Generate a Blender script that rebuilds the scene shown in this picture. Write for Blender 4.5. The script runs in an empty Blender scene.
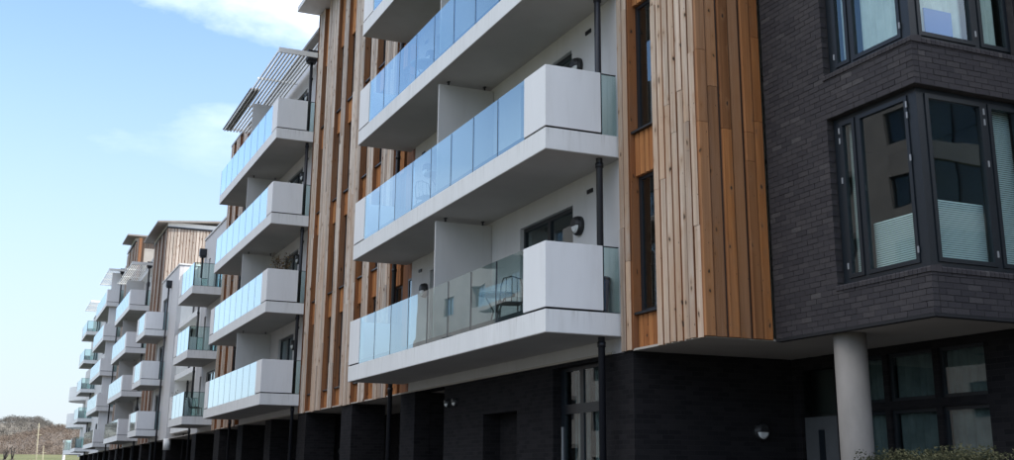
import bpy, bmesh, math, random
from mathutils import Vector, Matrix
random.seed(7)
scene = bpy.context.scene
coll = scene.collection
R = math.radians

# ------------------------------------------------------------------ camera
FPX, PITCH, YAW, ROLL = 1149.9, 0.2618, 0.4089, 0.0087
CX, CY, IW, IH = 507.9, 169.64, 1014.0, 460.0
CAMZ = 1.6
Fv = Vector((math.sin(YAW)*math.cos(PITCH), math.cos(YAW)*math.cos(PITCH), math.sin(PITCH)))
Rv0 = Vector((math.cos(YAW), -math.sin(YAW), 0)); Uv0 = Rv0.cross(Fv)
Rv = Rv0*math.cos(ROLL)+Uv0*math.sin(ROLL); Uv = -Rv0*math.sin(ROLL)+Uv0*math.cos(ROLL)
camd = bpy.data.cameras.new('camera'); cam = bpy.data.objects.new('camera', camd); coll.objects.link(cam)
m = Matrix((Rv, Uv, -Fv)).transposed().to_4x4(); m.translation = (0, 0, CAMZ); cam.matrix_world = m
camd.sensor_width = 36; camd.lens = FPX/IW*36
camd.shift_x = -(CX-IW/2)/IW; camd.shift_y = -(IH/2-CY)/IW
camd.clip_start = .1; camd.clip_end = 9000
scene.camera = cam
def project(p):
    d = Vector(p)-Vector((0, 0, CAMZ)); k = d.dot(Fv)
    if k < .1: return None
    return CX+FPX*d.dot(Rv)/k, CY-FPX*d.dot(Uv)/k

# ------------------------------------------------------------------ sky, sun, exposure
SUN_EL, SUN_AZ = 36.0, 115.0            # azimuth clockwise from +Y: behind the terrace
w = bpy.data.worlds.new('World'); scene.world = w; w.use_nodes = True
nt = w.node_tree; nt.nodes.clear()
def N(tree, t, **k):
    n = tree.nodes.new(t)
    for a, b in k.items(): setattr(n, a, b)
    return n
out = N(nt, 'ShaderNodeOutputWorld'); bg = N(nt, 'ShaderNodeBackground'); bg.inputs[1].default_value = .15
sky = N(nt, 'ShaderNodeTexSky', sky_type='NISHITA'); sky.sun_disc = False
sky.sun_elevation = R(SUN_EL); sky.sun_rotation = R(SUN_AZ); sky.air_density = 1.0; sky.dust_density = .5; sky.ozone_density = 2.6
tc = N(nt, 'ShaderNodeTexCoord'); sep = N(nt, 'ShaderNodeSeparateXYZ'); nt.links.new(tc.outputs['Generated'], sep.inputs[0])
zc = N(nt, 'ShaderNodeMath', operation='MAXIMUM'); nt.links.new(sep.outputs[2], zc.inputs[0]); zc.inputs[1].default_value = 0.0
za = N(nt, 'ShaderNodeMath', operation='ADD'); nt.links.new(zc.outputs[0], za.inputs[0]); za.inputs[1].default_value = .16
dx = N(nt, 'ShaderNodeMath', operation='DIVIDE'); dy = N(nt, 'ShaderNodeMath', operation='DIVIDE')
nt.links.new(sep.outputs[0], dx.inputs[0]); nt.links.new(za.outputs[0], dx.inputs[1])
nt.links.new(sep.outputs[1], dy.inputs[0]); nt.links.new(za.outputs[0], dy.inputs[1])
cb = N(nt, 'ShaderNodeCombineXYZ'); nt.links.new(dx.outputs[0], cb.inputs[0]); nt.links.new(dy.outputs[0], cb.inputs[1])
mp = N(nt, 'ShaderNodeMapping'); nt.links.new(cb.outputs[0], mp.inputs[0]); mp.inputs['Location'].default_value = (7.92, -0.22, 4.411)
no = N(nt, 'ShaderNodeTexNoise'); no.inputs['Scale'].default_value = .8; no.inputs['Detail'].default_value = 9; no.inputs['Roughness'].default_value = .56
nt.links.new(mp.outputs[0], no.inputs['Vector'])
cr = N(nt, 'ShaderNodeValToRGB'); cr.color_ramp.elements[0].position = .47; cr.color_ramp.elements[1].position = .65
nt.links.new(no.outputs['Fac'], cr.inputs[0])
# thin veil of milky air towards the horizon
hz = N(nt, 'ShaderNodeMapRange'); nt.links.new(zc.outputs[0], hz.inputs[0])
hz.inputs[1].default_value = 0; hz.inputs[2].default_value = .42; hz.inputs[3].default_value = .85; hz.inputs[4].default_value = .0; hz.interpolation_type = 'SMOOTHSTEP'
mx0 = N(nt, 'ShaderNodeMix', data_type='RGBA'); nt.links.new(hz.outputs[0], mx0.inputs[0]); nt.links.new(sky.outputs[0], mx0.inputs[6]); mx0.inputs[7].default_value = (2.2, 2.42, 2.80, 1)
cf = N(nt, 'ShaderNodeMapRange', interpolation_type='SMOOTHSTEP'); nt.links.new(zc.outputs[0], cf.inputs[0])   # clouds sink into the haze
cf.inputs[1].default_value = .20; cf.inputs[2].default_value = .42; cf.inputs[3].default_value = 0; cf.inputs[4].default_value = 1
cm = N(nt, 'ShaderNodeMath', operation='MULTIPLY'); nt.links.new(cr.outputs[0], cm.inputs[0]); nt.links.new(cf.outputs[0], cm.inputs[1])
mx = N(nt, 'ShaderNodeMix', data_type='RGBA'); nt.links.new(cm.outputs[0], mx.inputs[0]); nt.links.new(mx0.outputs[2], mx.inputs[6]); mx.inputs[7].default_value = (8.6, 8.7, 8.9, 1)
nt.links.new(mx.outputs[2], bg.inputs[0]); nt.links.new(bg.outputs[0], out.inputs[0])
sd = bpy.data.lights.new('sun', 'SUN'); sun = bpy.data.objects.new('sun', sd); coll.objects.link(sun)
sd.energy = 4.0; sd.angle = R(.53); sd.color = (1, .95, .87)
sdir = Vector((math.sin(R(SUN_AZ))*math.cos(R(SUN_EL)), math.cos(R(SUN_AZ))*math.cos(R(SUN_EL)), math.sin(R(SUN_EL))))
sun.rotation_euler = sdir.to_track_quat('Z', 'Y').to_euler(); sun.location = (40, 40, 60)
vs = scene.view_settings; vs.view_transform = 'Standard'; vs.look = 'None'; vs.gamma = 1; vs.use_curve_mapping = False
vs.exposure = 1.08

# ------------------------------------------------------------------ helpers: objects
ROOTW = {}
def wl(o): return ROOTW.get(o.name, Vector((0, 0, 0))) if o else Vector((0, 0, 0))
def link(name, data, parent=None, loc=(0, 0, 0), rotz=0):
    o = bpy.data.objects.new(name, data); coll.objects.link(o)
    L = Vector(loc); ROOTW[o.name] = L
    if parent: o.parent = parent; o.location = L-wl(parent)
    else: o.location = L
    o.rotation_euler = (0, 0, rotz)
    return o
def tag(o, label=None, cat=None, group=None, kind=None):
    for k, v in (('label', label), ('category', cat), ('group', group), ('kind', kind)):
        if v: o[k] = v
    return o
def thing(name, loc, label, cat, group=None):
    return tag(link(name, None, None, loc), label, cat, group)

class MB:
    def __init__(s): s.v = []; s.f = []; s.sm = []; s.t = []; s.tint = 0.0
    def add(s, vs, fs, smooth=False):
        b = len(s.v); s.v += [tuple(v) for v in vs]
        for f in fs: s.f.append([b+i for i in f]); s.sm.append(smooth); s.t.append(s.tint)
        return s
    def box(s, x0, x1, y0, y1, z0, z1):
        return s.add([(x0,y0,z0),(x1,y0,z0),(x1,y1,z0),(x0,y1,z0),(x0,y0,z1),(x1,y0,z1),(x1,y1,z1),(x0,y1,z1)],
                     [(0,3,2,1),(4,5,6,7),(0,1,5,4),(1,2,6,5),(2,3,7,6),(3,0,4,7)])
    def prism(s, pts, z0, z1, smooth=False):            # pts counter-clockwise in plan
        n = len(pts)
        s.add([(p[0],p[1],z0) for p in pts]+[(p[0],p[1],z1) for p in pts], [tuple(range(n))[::-1], tuple(range(n, 2*n))])
        b = len(s.v)-2*n
        for i in range(n):
            j = (i+1) % n; s.f.append([b+i, b+j, b+n+j, b+n+i]); s.sm.append(smooth); s.t.append(s.tint)
        return s
    def tube(s, pts, r, n=8, smooth=True):
        pts = [Vector(p) for p in pts]; rs = r if isinstance(r, (list, tuple)) else [r]*len(pts)
        rings = []; up = None
        for i, p in enumerate(pts):
            d = (pts[min(i+1, len(pts)-1)]-pts[max(i-1, 0)]).normalized()
            a = d.orthogonal().normalized() if up is None else (up-d*up.dot(d)).normalized()
            up = a; b = d.cross(a)
            rings.append([p+(a*math.cos(2*math.pi*k/n)+b*math.sin(2*math.pi*k/n))*rs[i] for k in range(n)])
        base = len(s.v)
        for r_ in rings: s.v += [tuple(q) for q in r_]
        for i in range(len(pts)-1):
            for k in range(n):
                j = (k+1) % n; s.f.append([base+i*n+k, base+i*n+j, base+(i+1)*n+j, base+(i+1)*n+k]); s.sm.append(smooth); s.t.append(s.tint)
        s.f.append([base+k for k in range(n)][::-1]); s.f.append([base+(len(pts)-1)*n+k for k in range(n)]); s.sm += [False]*2; s.t += [s.tint]*2
        return s
    def bar(s, a, b, wd, ht):                             # rectangular bar between two points
        a = Vector(a); b = Vector(b); d = (b-a).normalized()
        u = d.cross(Vector((0,0,1))); u = Vector((1,0,0)) if u.length < 1e-4 else u.normalized(); v = u.cross(d)
        q = []
        for p in (a, b):
            for sx, sy in ((-1,-1),(1,-1),(1,1),(-1,1)): q.append(p+u*sx*wd/2+v*sy*ht/2)
        return s.add(q, [(0,3,2,1),(4,5,6,7),(0,1,5,4),(1,2,6,5),(2,3,7,6),(3,0,4,7)])
    def wall(s, axis, p0, p1, a0, a1, z0, z1, ops=()):   # slab with rectangular openings; axis 'x': plane x=p0..p1, runs along y
        A = sorted({a0, a1, *[v for o in ops for v in o[:2] if a0 < v < a1]}); Z = sorted({z0, z1, *[v for o in ops for v in o[2:4] if z0 < v < z1]})
        def solid(i, k):
            if i < 0 or k < 0 or i >= len(A)-1 or k >= len(Z)-1: return False
            ca = (A[i]+A[i+1])/2; cz = (Z[k]+Z[k+1])/2
            return not any(o[0] < ca < o[1] and o[2] < cz < o[3] for o in ops)
        P = (lambda p, a, z: (p, a, z)) if axis == 'x' else (lambda p, a, z: (a, p, z))
        def q(*c):
            s.add([P(*v) for v in c], [(0,1,2,3)])
        for i in range(len(A)-1):
            for k in range(len(Z)-1):
                if not solid(i, k): continue
                l, r, b, t = A[i], A[i+1], Z[k], Z[k+1]
                q((p0,l,b),(p0,r,b),(p0,r,t),(p0,l,t)); q((p1,l,b),(p1,l,t),(p1,r,t),(p1,r,b))
                if not solid(i-1, k): q((p0,l,b),(p0,l,t),(p1,l,t),(p1,l,b))
                if not solid(i+1, k): q((p0,r,b),(p1,r,b),(p1,r,t),(p0,r,t))
                if not solid(i, k-1): q((p0,l,b),(p1,l,b),(p1,r,b),(p0,r,b))
                if not solid(i, k+1): q((p0,l,t),(p0,r,t),(p1,r,t),(p1,l,t))
        return s
    def mesh(s, name, mat):
        me = bpy.data.meshes.new(name); me.from_pydata(s.v, [], s.f); me.materials.append(mat)
        for p, sm in zip(me.polygons, s.sm): p.use_smooth = sm
        if any(s.t):
            at = me.attributes.new('tint', 'FLOAT', 'FACE'); at.data.foreach_set('value', s.t)
        bm = bmesh.new(); bm.from_mesh(me); bmesh.ops.recalc_face_normals(bm, faces=bm.faces); bm.to_mesh(me); bm.free()
        return me
    def build(s, name, mat, parent=None, loc=(0,0,0), rotz=0): return link(name, s.mesh(name, mat), parent, loc, rotz)
CACHE = {}
def shared(key, fn, mat):
    if key not in CACHE: CACHE[key] = fn(MB()).mesh(key[0], mat)
    return CACHE[key]
def copy_tree(o, loc, rotz=None, parent=None):
    c = o.copy(); coll.objects.link(c); c.parent = parent
    if parent is None: c.location = loc; ROOTW[c.name] = Vector(loc)
    if rotz is not None: c.rotation_euler = (0, 0, rotz)
    for ch in list(o.children): copy_tree(ch, None, None, c)
    return c

# ------------------------------------------------------------------ materials
class Mat:
    def __init__(s, name, rough=.6, col=(.5,.5,.5), spec=.5, metal=0):
        s.m = bpy.data.materials.new(name); s.m.use_nodes = True; s.t = s.m.node_tree
        s.b = s.t.nodes['Principled BSDF']; s.b.inputs['Roughness'].default_value = rough
        s.b.inputs['Base Color'].default_value = (*col, 1); s.b.inputs['Metallic'].default_value = metal
        s.b.inputs['Specular IOR Level'].default_value = spec
    def n(s, t, **k): return N(s.t, t, **k)
    def l(s, a, b): s.t.links.new(a, b)
    def pos(s, scale=(1,1,1), rnd=False):
        g = s.n('ShaderNodeNewGeometry'); mp = s.n('ShaderNodeMapping'); mp.inputs['Scale'].default_value = scale
        v = g.outputs['Position']
        if rnd:
            r = s.rnd(); mu = s.n('ShaderNodeMath', operation='MULTIPLY'); s.l(r, mu.inputs[0]); mu.inputs[1].default_value = 41.0
            ad = s.n('ShaderNodeVectorMath', operation='ADD'); s.l(v, ad.inputs[0]); s.l(mu.outputs[0], ad.inputs[1]); v = ad.outputs[0]
        s.l(v, mp.inputs[0]); return mp.outputs[0]
    def rnd(s):
        if not hasattr(s, '_r'):
            o = s.n('ShaderNodeObjectInfo'); a = s.n('ShaderNodeAttribute', attribute_name='tint')
            ad = s.n('ShaderNodeMath', operation='ADD'); s.l(o.outputs['Random'], ad.inputs[0]); s.l(a.outputs['Fac'], ad.inputs[1])
            fr = s.n('ShaderNodeMath', operation='FRACT'); s.l(ad.outputs[0], fr.inputs[0]); s._r = fr.outputs[0]
        return s._r
    def noise(s, vec, scale, detail=4, rough=.55):
        n = s.n('ShaderNodeTexNoise'); n.inputs['Scale'].default_value = scale; n.inputs['Detail'].default_value = detail; n.inputs['Roughness'].default_value = rough
        s.l(vec, n.inputs['Vector']); return n.outputs['Fac']
    def ramp(s, v, stops):
        r = s.n('ShaderNodeValToRGB'); e = r.color_ramp.elements
        while len(e) < len(stops): e.new(.5)
        for i, (p, c) in enumerate(stops):
            e[i].position = p; e[i].color = (*c, 1) if len(c) == 3 else c
        s.l(v, r.inputs[0]); return r.outputs[0]
    def mix(s, f, a, b, mode='MIX'):
        x = s.n('ShaderNodeMix', data_type='RGBA', blend_type=mode)
        for v, i in ((f, 0), (a, 6), (b, 7)):
            if isinstance(v, (int, float)): x.inputs[i].default_value = v
            elif isinstance(v, tuple): x.inputs[i].default_value = (*v, 1)
            else: s.l(v, x.inputs[i])
        return x.outputs[2]
    def maths(s, op, a, b):
        x = s.n('ShaderNodeMath', operation=op)
        for i, v in ((0, a), (1, b)):
            if isinstance(v, (int, float)): x.inputs[i].default_value = v
            else: s.l(v, x.inputs[i])
        return x.outputs[0]
    def color(s, c): s.l(c, s.b.inputs['Base Color']); return s
    def bump(s, h, strength=.3, dist=.01):
        b = s.n('ShaderNodeBump'); b.inputs['Strength'].default_value = strength; b.inputs['Distance'].default_value = dist
        s.l(h, b.inputs['Height']); s.l(b.outputs[0], s.b.inputs['Normal']); return s

def mottled(name, a, b, scale=2.0, rough=.7, spec=.4, bump=.1, stretch=(1,1,1), fine=40):
    M = Mat(name, rough, a, spec); v = M.pos(stretch)
    c = M.ramp(M.noise(v, scale, 6), [(.32, a), (.68, b)]); M.color(c)
    M.bump(M.noise(M.pos(), fine, 5), bump, .004); return M.m
def plain(name, col, rough=.5, spec=.5, metal=0): return Mat(name, rough, col, spec, metal).m

def white_mat(name, base, dirt, drips=False):
    M = Mat(name, .62, base, .35)
    a = M.noise(M.pos((1,1,.35)), 1.3, 6); b = M.noise(M.pos((3.2,3.2,.45)), 1.6, 7, .62); c = M.noise(M.pos(), 55, 4)
    c1 = M.ramp(a, [(.3, tuple(x*.93 for x in base)), (.65, base)])
    c2 = M.mix(M.ramp(b, [(.53, (0,0,0)), (.80, (.5,.5,.5))]), c1, dirt)
    if drips:                                            # runs of dirt that start at each balcony's top edge
        g = M.n('ShaderNodeNewGeometry'); sx = M.n('ShaderNodeSeparateXYZ'); M.l(g.outputs['Position'], sx.inputs[0])
        fz = M.maths('FRACT', M.maths('DIVIDE', M.maths('SUBTRACT', sx.outputs[2], 4.096+.02), 2.9), 0)
        e = M.ramp(fz, [(.88, (0,0,0)), (.995, (1,1,1))]); n2 = M.ramp(M.noise(M.pos((10,10,.5)), 1.4, 6, .65), [(.52, (0,0,0)), (.74, (.55,.55,.55))])
        c2 = M.mix(M.mix(1.0, e, n2, 'MULTIPLY'), c2, (.42,.41,.38))
    M.color(c2); M.bump(c, .12, .003); return M.m
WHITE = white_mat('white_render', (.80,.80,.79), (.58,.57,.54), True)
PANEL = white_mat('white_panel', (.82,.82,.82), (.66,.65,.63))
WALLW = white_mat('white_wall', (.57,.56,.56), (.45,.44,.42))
SCREEN = white_mat('screen_board', (.52,.515,.51), (.42,.41,.40))
SOFF = mottled('soffit_board', (.40,.36,.32), (.47,.43,.38), .8, .8)
DECK = mottled('balcony_deck', (.09,.085,.08), (.14,.13,.12), 3, .8)
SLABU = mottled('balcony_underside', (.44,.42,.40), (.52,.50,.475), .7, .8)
DARKGAP = plain('dark_gap', (.01,.01,.012), .8)
FRAME = plain('frame_navy', (.010,.014,.019), .38, .5)
PIPE = plain('pipe_charcoal', (.012,.013,.018), .45)
HINGE = plain('hinge_steel', (.34,.35,.36), .45, .5, .3)
ALU = mottled('louvre_metal', (.74,.74,.72), (.82,.82,.80), 3, .5, .5, .03)
ROOFM = mottled('roof_metal', (.20,.18,.165), (.26,.235,.215), 1.5, .55)
EAVE = mottled('eave_board', (.60,.60,.60), (.68,.68,.67), 1.0, .6)
INTER = mottled('interior_plaster', (.30,.28,.26), (.36,.34,.31), 1, .9)
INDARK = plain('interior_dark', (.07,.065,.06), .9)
CONC = mottled('column_concrete', (.19,.175,.16), (.285,.262,.24), 2.2, .8, .3, .25, (1,1,.4))
BLIND = plain('blind_slat', (.60,.65,.65), .6)
CURT = mottled('curtain_cloth', (.55,.56,.53), (.72,.73,.70), 3, .9)
CURTD = mottled('net_curtain', (.09,.105,.11), (.16,.18,.185), 3, .9)
BLUE = plain('blue_cloth', (.10,.22,.62), .8)
STEEL = plain('furniture_metal', (.05,.055,.055), .45)
TABLE = plain('table_top_grey', (.18,.20,.20), .4)
LAMPB = plain('lamp_black', (.015,.015,.016), .5)
LAMPD = plain('lamp_diffuser', (.62,.63,.62), .35)
DOORW = mottled('door_paint', (.085,.088,.092), (.11,.113,.117), 2, .5)
MAST = plain('mast_timber', (.38,.35,.24), .7)
CARW = plain('shelter_white', (.75,.75,.74), .5)
BARK = mottled('bark', (.035,.03,.025), (.07,.058,.048), 8, .9)

def wood(name, a, b, warm, wamt, knot=(.045,.028,.018), spread=.30):
    M = Mat(name, .74, a, .22)
    g = M.noise(M.pos((30,30,1.0), True), 1.5, 7, .62)             # long grain
    p = M.noise(M.pos((1.6,1.6,.30), True), 1.0, 5, .6)            # weathering patches
    st = M.noise(M.pos((7,7,.16), True), 1.3, 4)                   # long drip streaks
    c = M.ramp(g, [(.28, a), (.72, b)])
    g0 = M.n('ShaderNodeNewGeometry'); sz = M.n('ShaderNodeSeparateXYZ'); M.l(g0.outputs['Position'], sz.inputs[0])
    p = M.maths('SUBTRACT', p, M.maths('MULTIPLY', M.maths('SUBTRACT', sz.outputs[2], 8.0), .014))
    c = M.mix(M.ramp(p, [(.42, (0,0,0)), (.62, (wamt,)*3)]), c, warm)
    c = M.mix(M.ramp(st, [(.48, (0,0,0)), (.70, (.62,)*3)]), c, tuple(x*.50 for x in a))
    r = M.ramp(M.rnd(), [(0, (1-spread-.06, 1-spread-.07, 1-spread-.06)), (.3, (.92,.90,.88)), (.7, (1.0,.98,.96)), (1, (1.10,1.10,1.10))])
    c = M.mix(1.0, c, r, 'MULTIPLY')
    def spots(sc, lo, hi, seed):
        v = M.pos(sc, True); nz = M.n('ShaderNodeTexNoise'); nz.inputs['Scale'].default_value = 2.3; nz.inputs['Detail'].default_value = 3; M.l(v, nz.inputs['Vector'])
        d = M.n('ShaderNodeVectorMath', operation='MULTIPLY_ADD'); M.l(nz.outputs['Color'], d.inputs[0]); d.inputs[1].default_value = (.34,.34,.34); M.l(v, d.inputs[2])
        vo = M.n('ShaderNodeTexVoronoi'); vo.inputs['Scale'].default_value = 1.0; M.l(d.outputs[0], vo.inputs['Vector'])
        return M.ramp(vo.outputs['Distance'], [(lo, (1,1,1)), (hi, (0,0,0))]), M.ramp(vo.outputs['Distance'], [(hi, (.5,.5,.5)), (hi*2.6, (0,0,0))])
    k, halo = spots((6.2,6.2,2.7), .07, .14, 0)
    k2, _ = spots((12,12,4.5), .03, .08, 1)
    c = M.mix(halo, c, tuple(x*.8 for x in warm)); c = M.mix(k, c, knot); c = M.mix(k2, c, knot); M.color(c)
    M.bump(g, .5, .005); return M.m
W_PALE = wood('timber_weathered', (.47,.365,.28), (.73,.60,.49), (.46,.28,.165), .62, spread=.30)
W_GREY = wood('timber_silvered', (.30,.255,.22), (.46,.405,.36), (.27,.19,.14), .6)
W_ORNG = wood('timber_orange', (.38,.155,.055), (.52,.245,.09), (.32,.11,.035), .6)
W_SIDE = wood('timber_brown', (.28,.098,.028), (.46,.185,.058), (.36,.17,.075), .6, spread=.32)
W_SIDEG = wood('timber_brown_greyed', (.30,.145,.07), (.42,.23,.125), (.38,.16,.055), .55, spread=.25)
W_SILV = wood('timber_bleached', (.48,.41,.35), (.76,.68,.60), (.46,.29,.18), .6)
W_REV = wood('timber_reveal', (.18,.085,.045), (.28,.145,.08), (.32,.12,.04), .7)
BACK = plain('cladding_backing', (.05,.03,.02), .9)

def brick_mat(name, k=1.0):
    M = Mat(name, .75, (.05,.045,.048), .3)
    r = M.ramp(M.rnd(), [(0, (.034*k,.031*k,.035*k)), (.35, (.044*k,.040*k,.044*k)), (.7, (.050*k,.045*k,.048*k)), (.95, (.058*k,.052*k,.054*k)), (1, (.085*k,.078*k,.078*k))])
    c = M.mix(M.ramp(M.noise(M.pos(), 22, 5), [(.35, (0,0,0)), (.75, (.6,.6,.6))]), r, (.035*k,.03*k,.034*k))
    M.color(c); M.bump(M.noise(M.pos(), 70, 4), .5, .004); return M.m
BRICK = brick_mat('charcoal_brick', .95)
MORT = mottled('dark_mortar', (.032,.030,.031), (.050,.046,.046), 9, .9, .2, .3)
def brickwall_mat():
    M = Mat('charcoal_brickwork_shaded', .9, (.04,.036,.04), .12)
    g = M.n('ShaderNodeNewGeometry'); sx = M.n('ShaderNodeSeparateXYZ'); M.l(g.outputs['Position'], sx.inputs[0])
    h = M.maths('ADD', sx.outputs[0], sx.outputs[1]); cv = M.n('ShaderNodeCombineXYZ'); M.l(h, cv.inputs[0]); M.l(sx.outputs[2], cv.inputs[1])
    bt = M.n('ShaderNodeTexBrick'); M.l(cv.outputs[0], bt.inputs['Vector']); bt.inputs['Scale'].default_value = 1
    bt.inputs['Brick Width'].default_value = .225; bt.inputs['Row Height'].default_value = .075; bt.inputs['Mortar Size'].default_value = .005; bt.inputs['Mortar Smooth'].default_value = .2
    bt.inputs['Color1'].default_value = (.011,.0105,.012,1); bt.inputs['Color2'].default_value = (.019,.0175,.019,1); bt.inputs['Mortar'].default_value = (.021,.020,.0205,1)  # same brick as the bay, with ground-floor shade put into its colour
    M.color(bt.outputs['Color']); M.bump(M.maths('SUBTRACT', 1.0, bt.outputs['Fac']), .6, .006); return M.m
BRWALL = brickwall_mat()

def glass_mat(name, tint, boost=1.7, ior=1.5, rough=.0, haze=0.0):
    m = bpy.data.materials.new(name); m.use_nodes = True; t = m.node_tree; t.nodes.clear()
    o = N(t, 'ShaderNodeOutputMaterial'); tr = N(t, 'ShaderNodeBsdfTransparent'); tr.inputs[0].default_value = (*tint, 1)
    gl = N(t, 'ShaderNodeBsdfGlossy'); gl.inputs['Roughness'].default_value = rough; gl.inputs[0].default_value = (.80, .93, 1, 1)
    fr = N(t, 'ShaderNodeFresnel'); fr.inputs[0].default_value = ior; ge = N(t, 'ShaderNodeNewGeometry')
    nz = N(t, 'ShaderNodeTexNoise'); nz.inputs['Scale'].default_value = 1.1; nz.inputs['Detail'].default_value = 1
    t.links.new(ge.outputs['Position'], nz.inputs['Vector'])
    bp = N(t, 'ShaderNodeBump'); bp.inputs['Strength'].default_value = .05; bp.inputs['Distance'].default_value = .03
    t.links.new(nz.outputs['Fac'], bp.inputs['Height']); t.links.new(bp.outputs[0], gl.inputs['Normal'])
    inv = N(t, 'ShaderNodeMath', operation='SUBTRACT'); inv.inputs[0].default_value = 1; t.links.new(ge.outputs['Backfacing'], inv.inputs[1])
    mu = N(t, 'ShaderNodeMath', operation='MULTIPLY'); t.links.new(fr.outputs[0], mu.inputs[0]); mu.inputs[1].default_value = boost
    mn = N(t, 'ShaderNodeMath', operation='MINIMUM'); t.links.new(mu.outputs[0], mn.inputs[0]); mn.inputs[1].default_value = .96
    m2 = N(t, 'ShaderNodeMath', operation='MULTIPLY'); t.links.new(mn.outputs[0], m2.inputs[0]); t.links.new(inv.outputs[0], m2.inputs[1])
    ms = N(t, 'ShaderNodeMixShader'); t.links.new(m2.outputs[0], ms.inputs[0])
    src = tr.outputs[0]
    if haze:
        df = N(t, 'ShaderNodeBsdfDiffuse'); df.inputs[0].default_value = (.55,.66,.66,1); mh = N(t, 'ShaderNodeMixShader'); mh.inputs[0].default_value = haze
        t.links.new(tr.outputs[0], mh.inputs[1]); t.links.new(df.outputs[0], mh.inputs[2]); src = mh.outputs[0]
    t.links.new(src, ms.inputs[1]); t.links.new(gl.outputs[0], ms.inputs[2]); t.links.new(ms.outputs[0], o.inputs[0])
    return m
GLASS = glass_mat('balustrade_glass', (.80,.905,.895), 2.35, 1.52, 0)
WGLASS = glass_mat('window_glass', (.86,.92,.91), 1.8, 1.5)

# ------------------------------------------------------------------ ground
ASPH = mottled('asphalt', (.040,.040,.042), (.062,.061,.06), 3, .9, .3, .4)
PAVE = mottled('paving', (.055,.053,.052), (.08,.077,.074), 1.5, .85, .3, .2)
GRAS = mottled('rough_grass', (.075,.085,.032), (.125,.125,.058), .05, .9, .2, .1)
def sheet(name, x0, x1, y0, y1, z, mat): return tag(MB().add([(x0,y0,z),(x1,y0,z),(x1,y1,z),(x0,y1,z)], [(0,1,2,3)]).build(name, mat), kind='structure')
sheet('ground', -6000, 6000, -4000, 6000, -.03, GRAS)
sheet('road', -8.0, 3.2, -60, 400, 0, ASPH)
tag(MB().box(3.2, 18, -60, 400, -.02, .12).build('pavement', PAVE), kind='structure')
tag(MB().box(-14.2, -8.0, -60, 400, -.02, .12).build('far_pavement', PAVE), kind='structure')
for nm, x0 in (('kerb', 3.05), ('far_kerb', -8.0)):
    k = tag(link(nm, MB().box(x0, x0+.15, 60, 400, -.02, .135).mesh(nm, CONC)), kind='structure')
    me = shared(('kerb_stone',), lambda b: b.box(0, .15, 0, .905, -.02, .135), CONC)
    for i in range(60): link('kerb_stone', me, k, (x0, 5.4+i*.91, 0))

# ------------------------------------------------------------------ facade kit
XF, XW, XV = 7.49, 8.75, 8.85           # balcony front, timber face, white wall
H = 2.9; Z1 = 4.096; SOF = 3.5
def zl(l): return Z1+(l-1)*H
ST = .346; PH = 1.06

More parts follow.
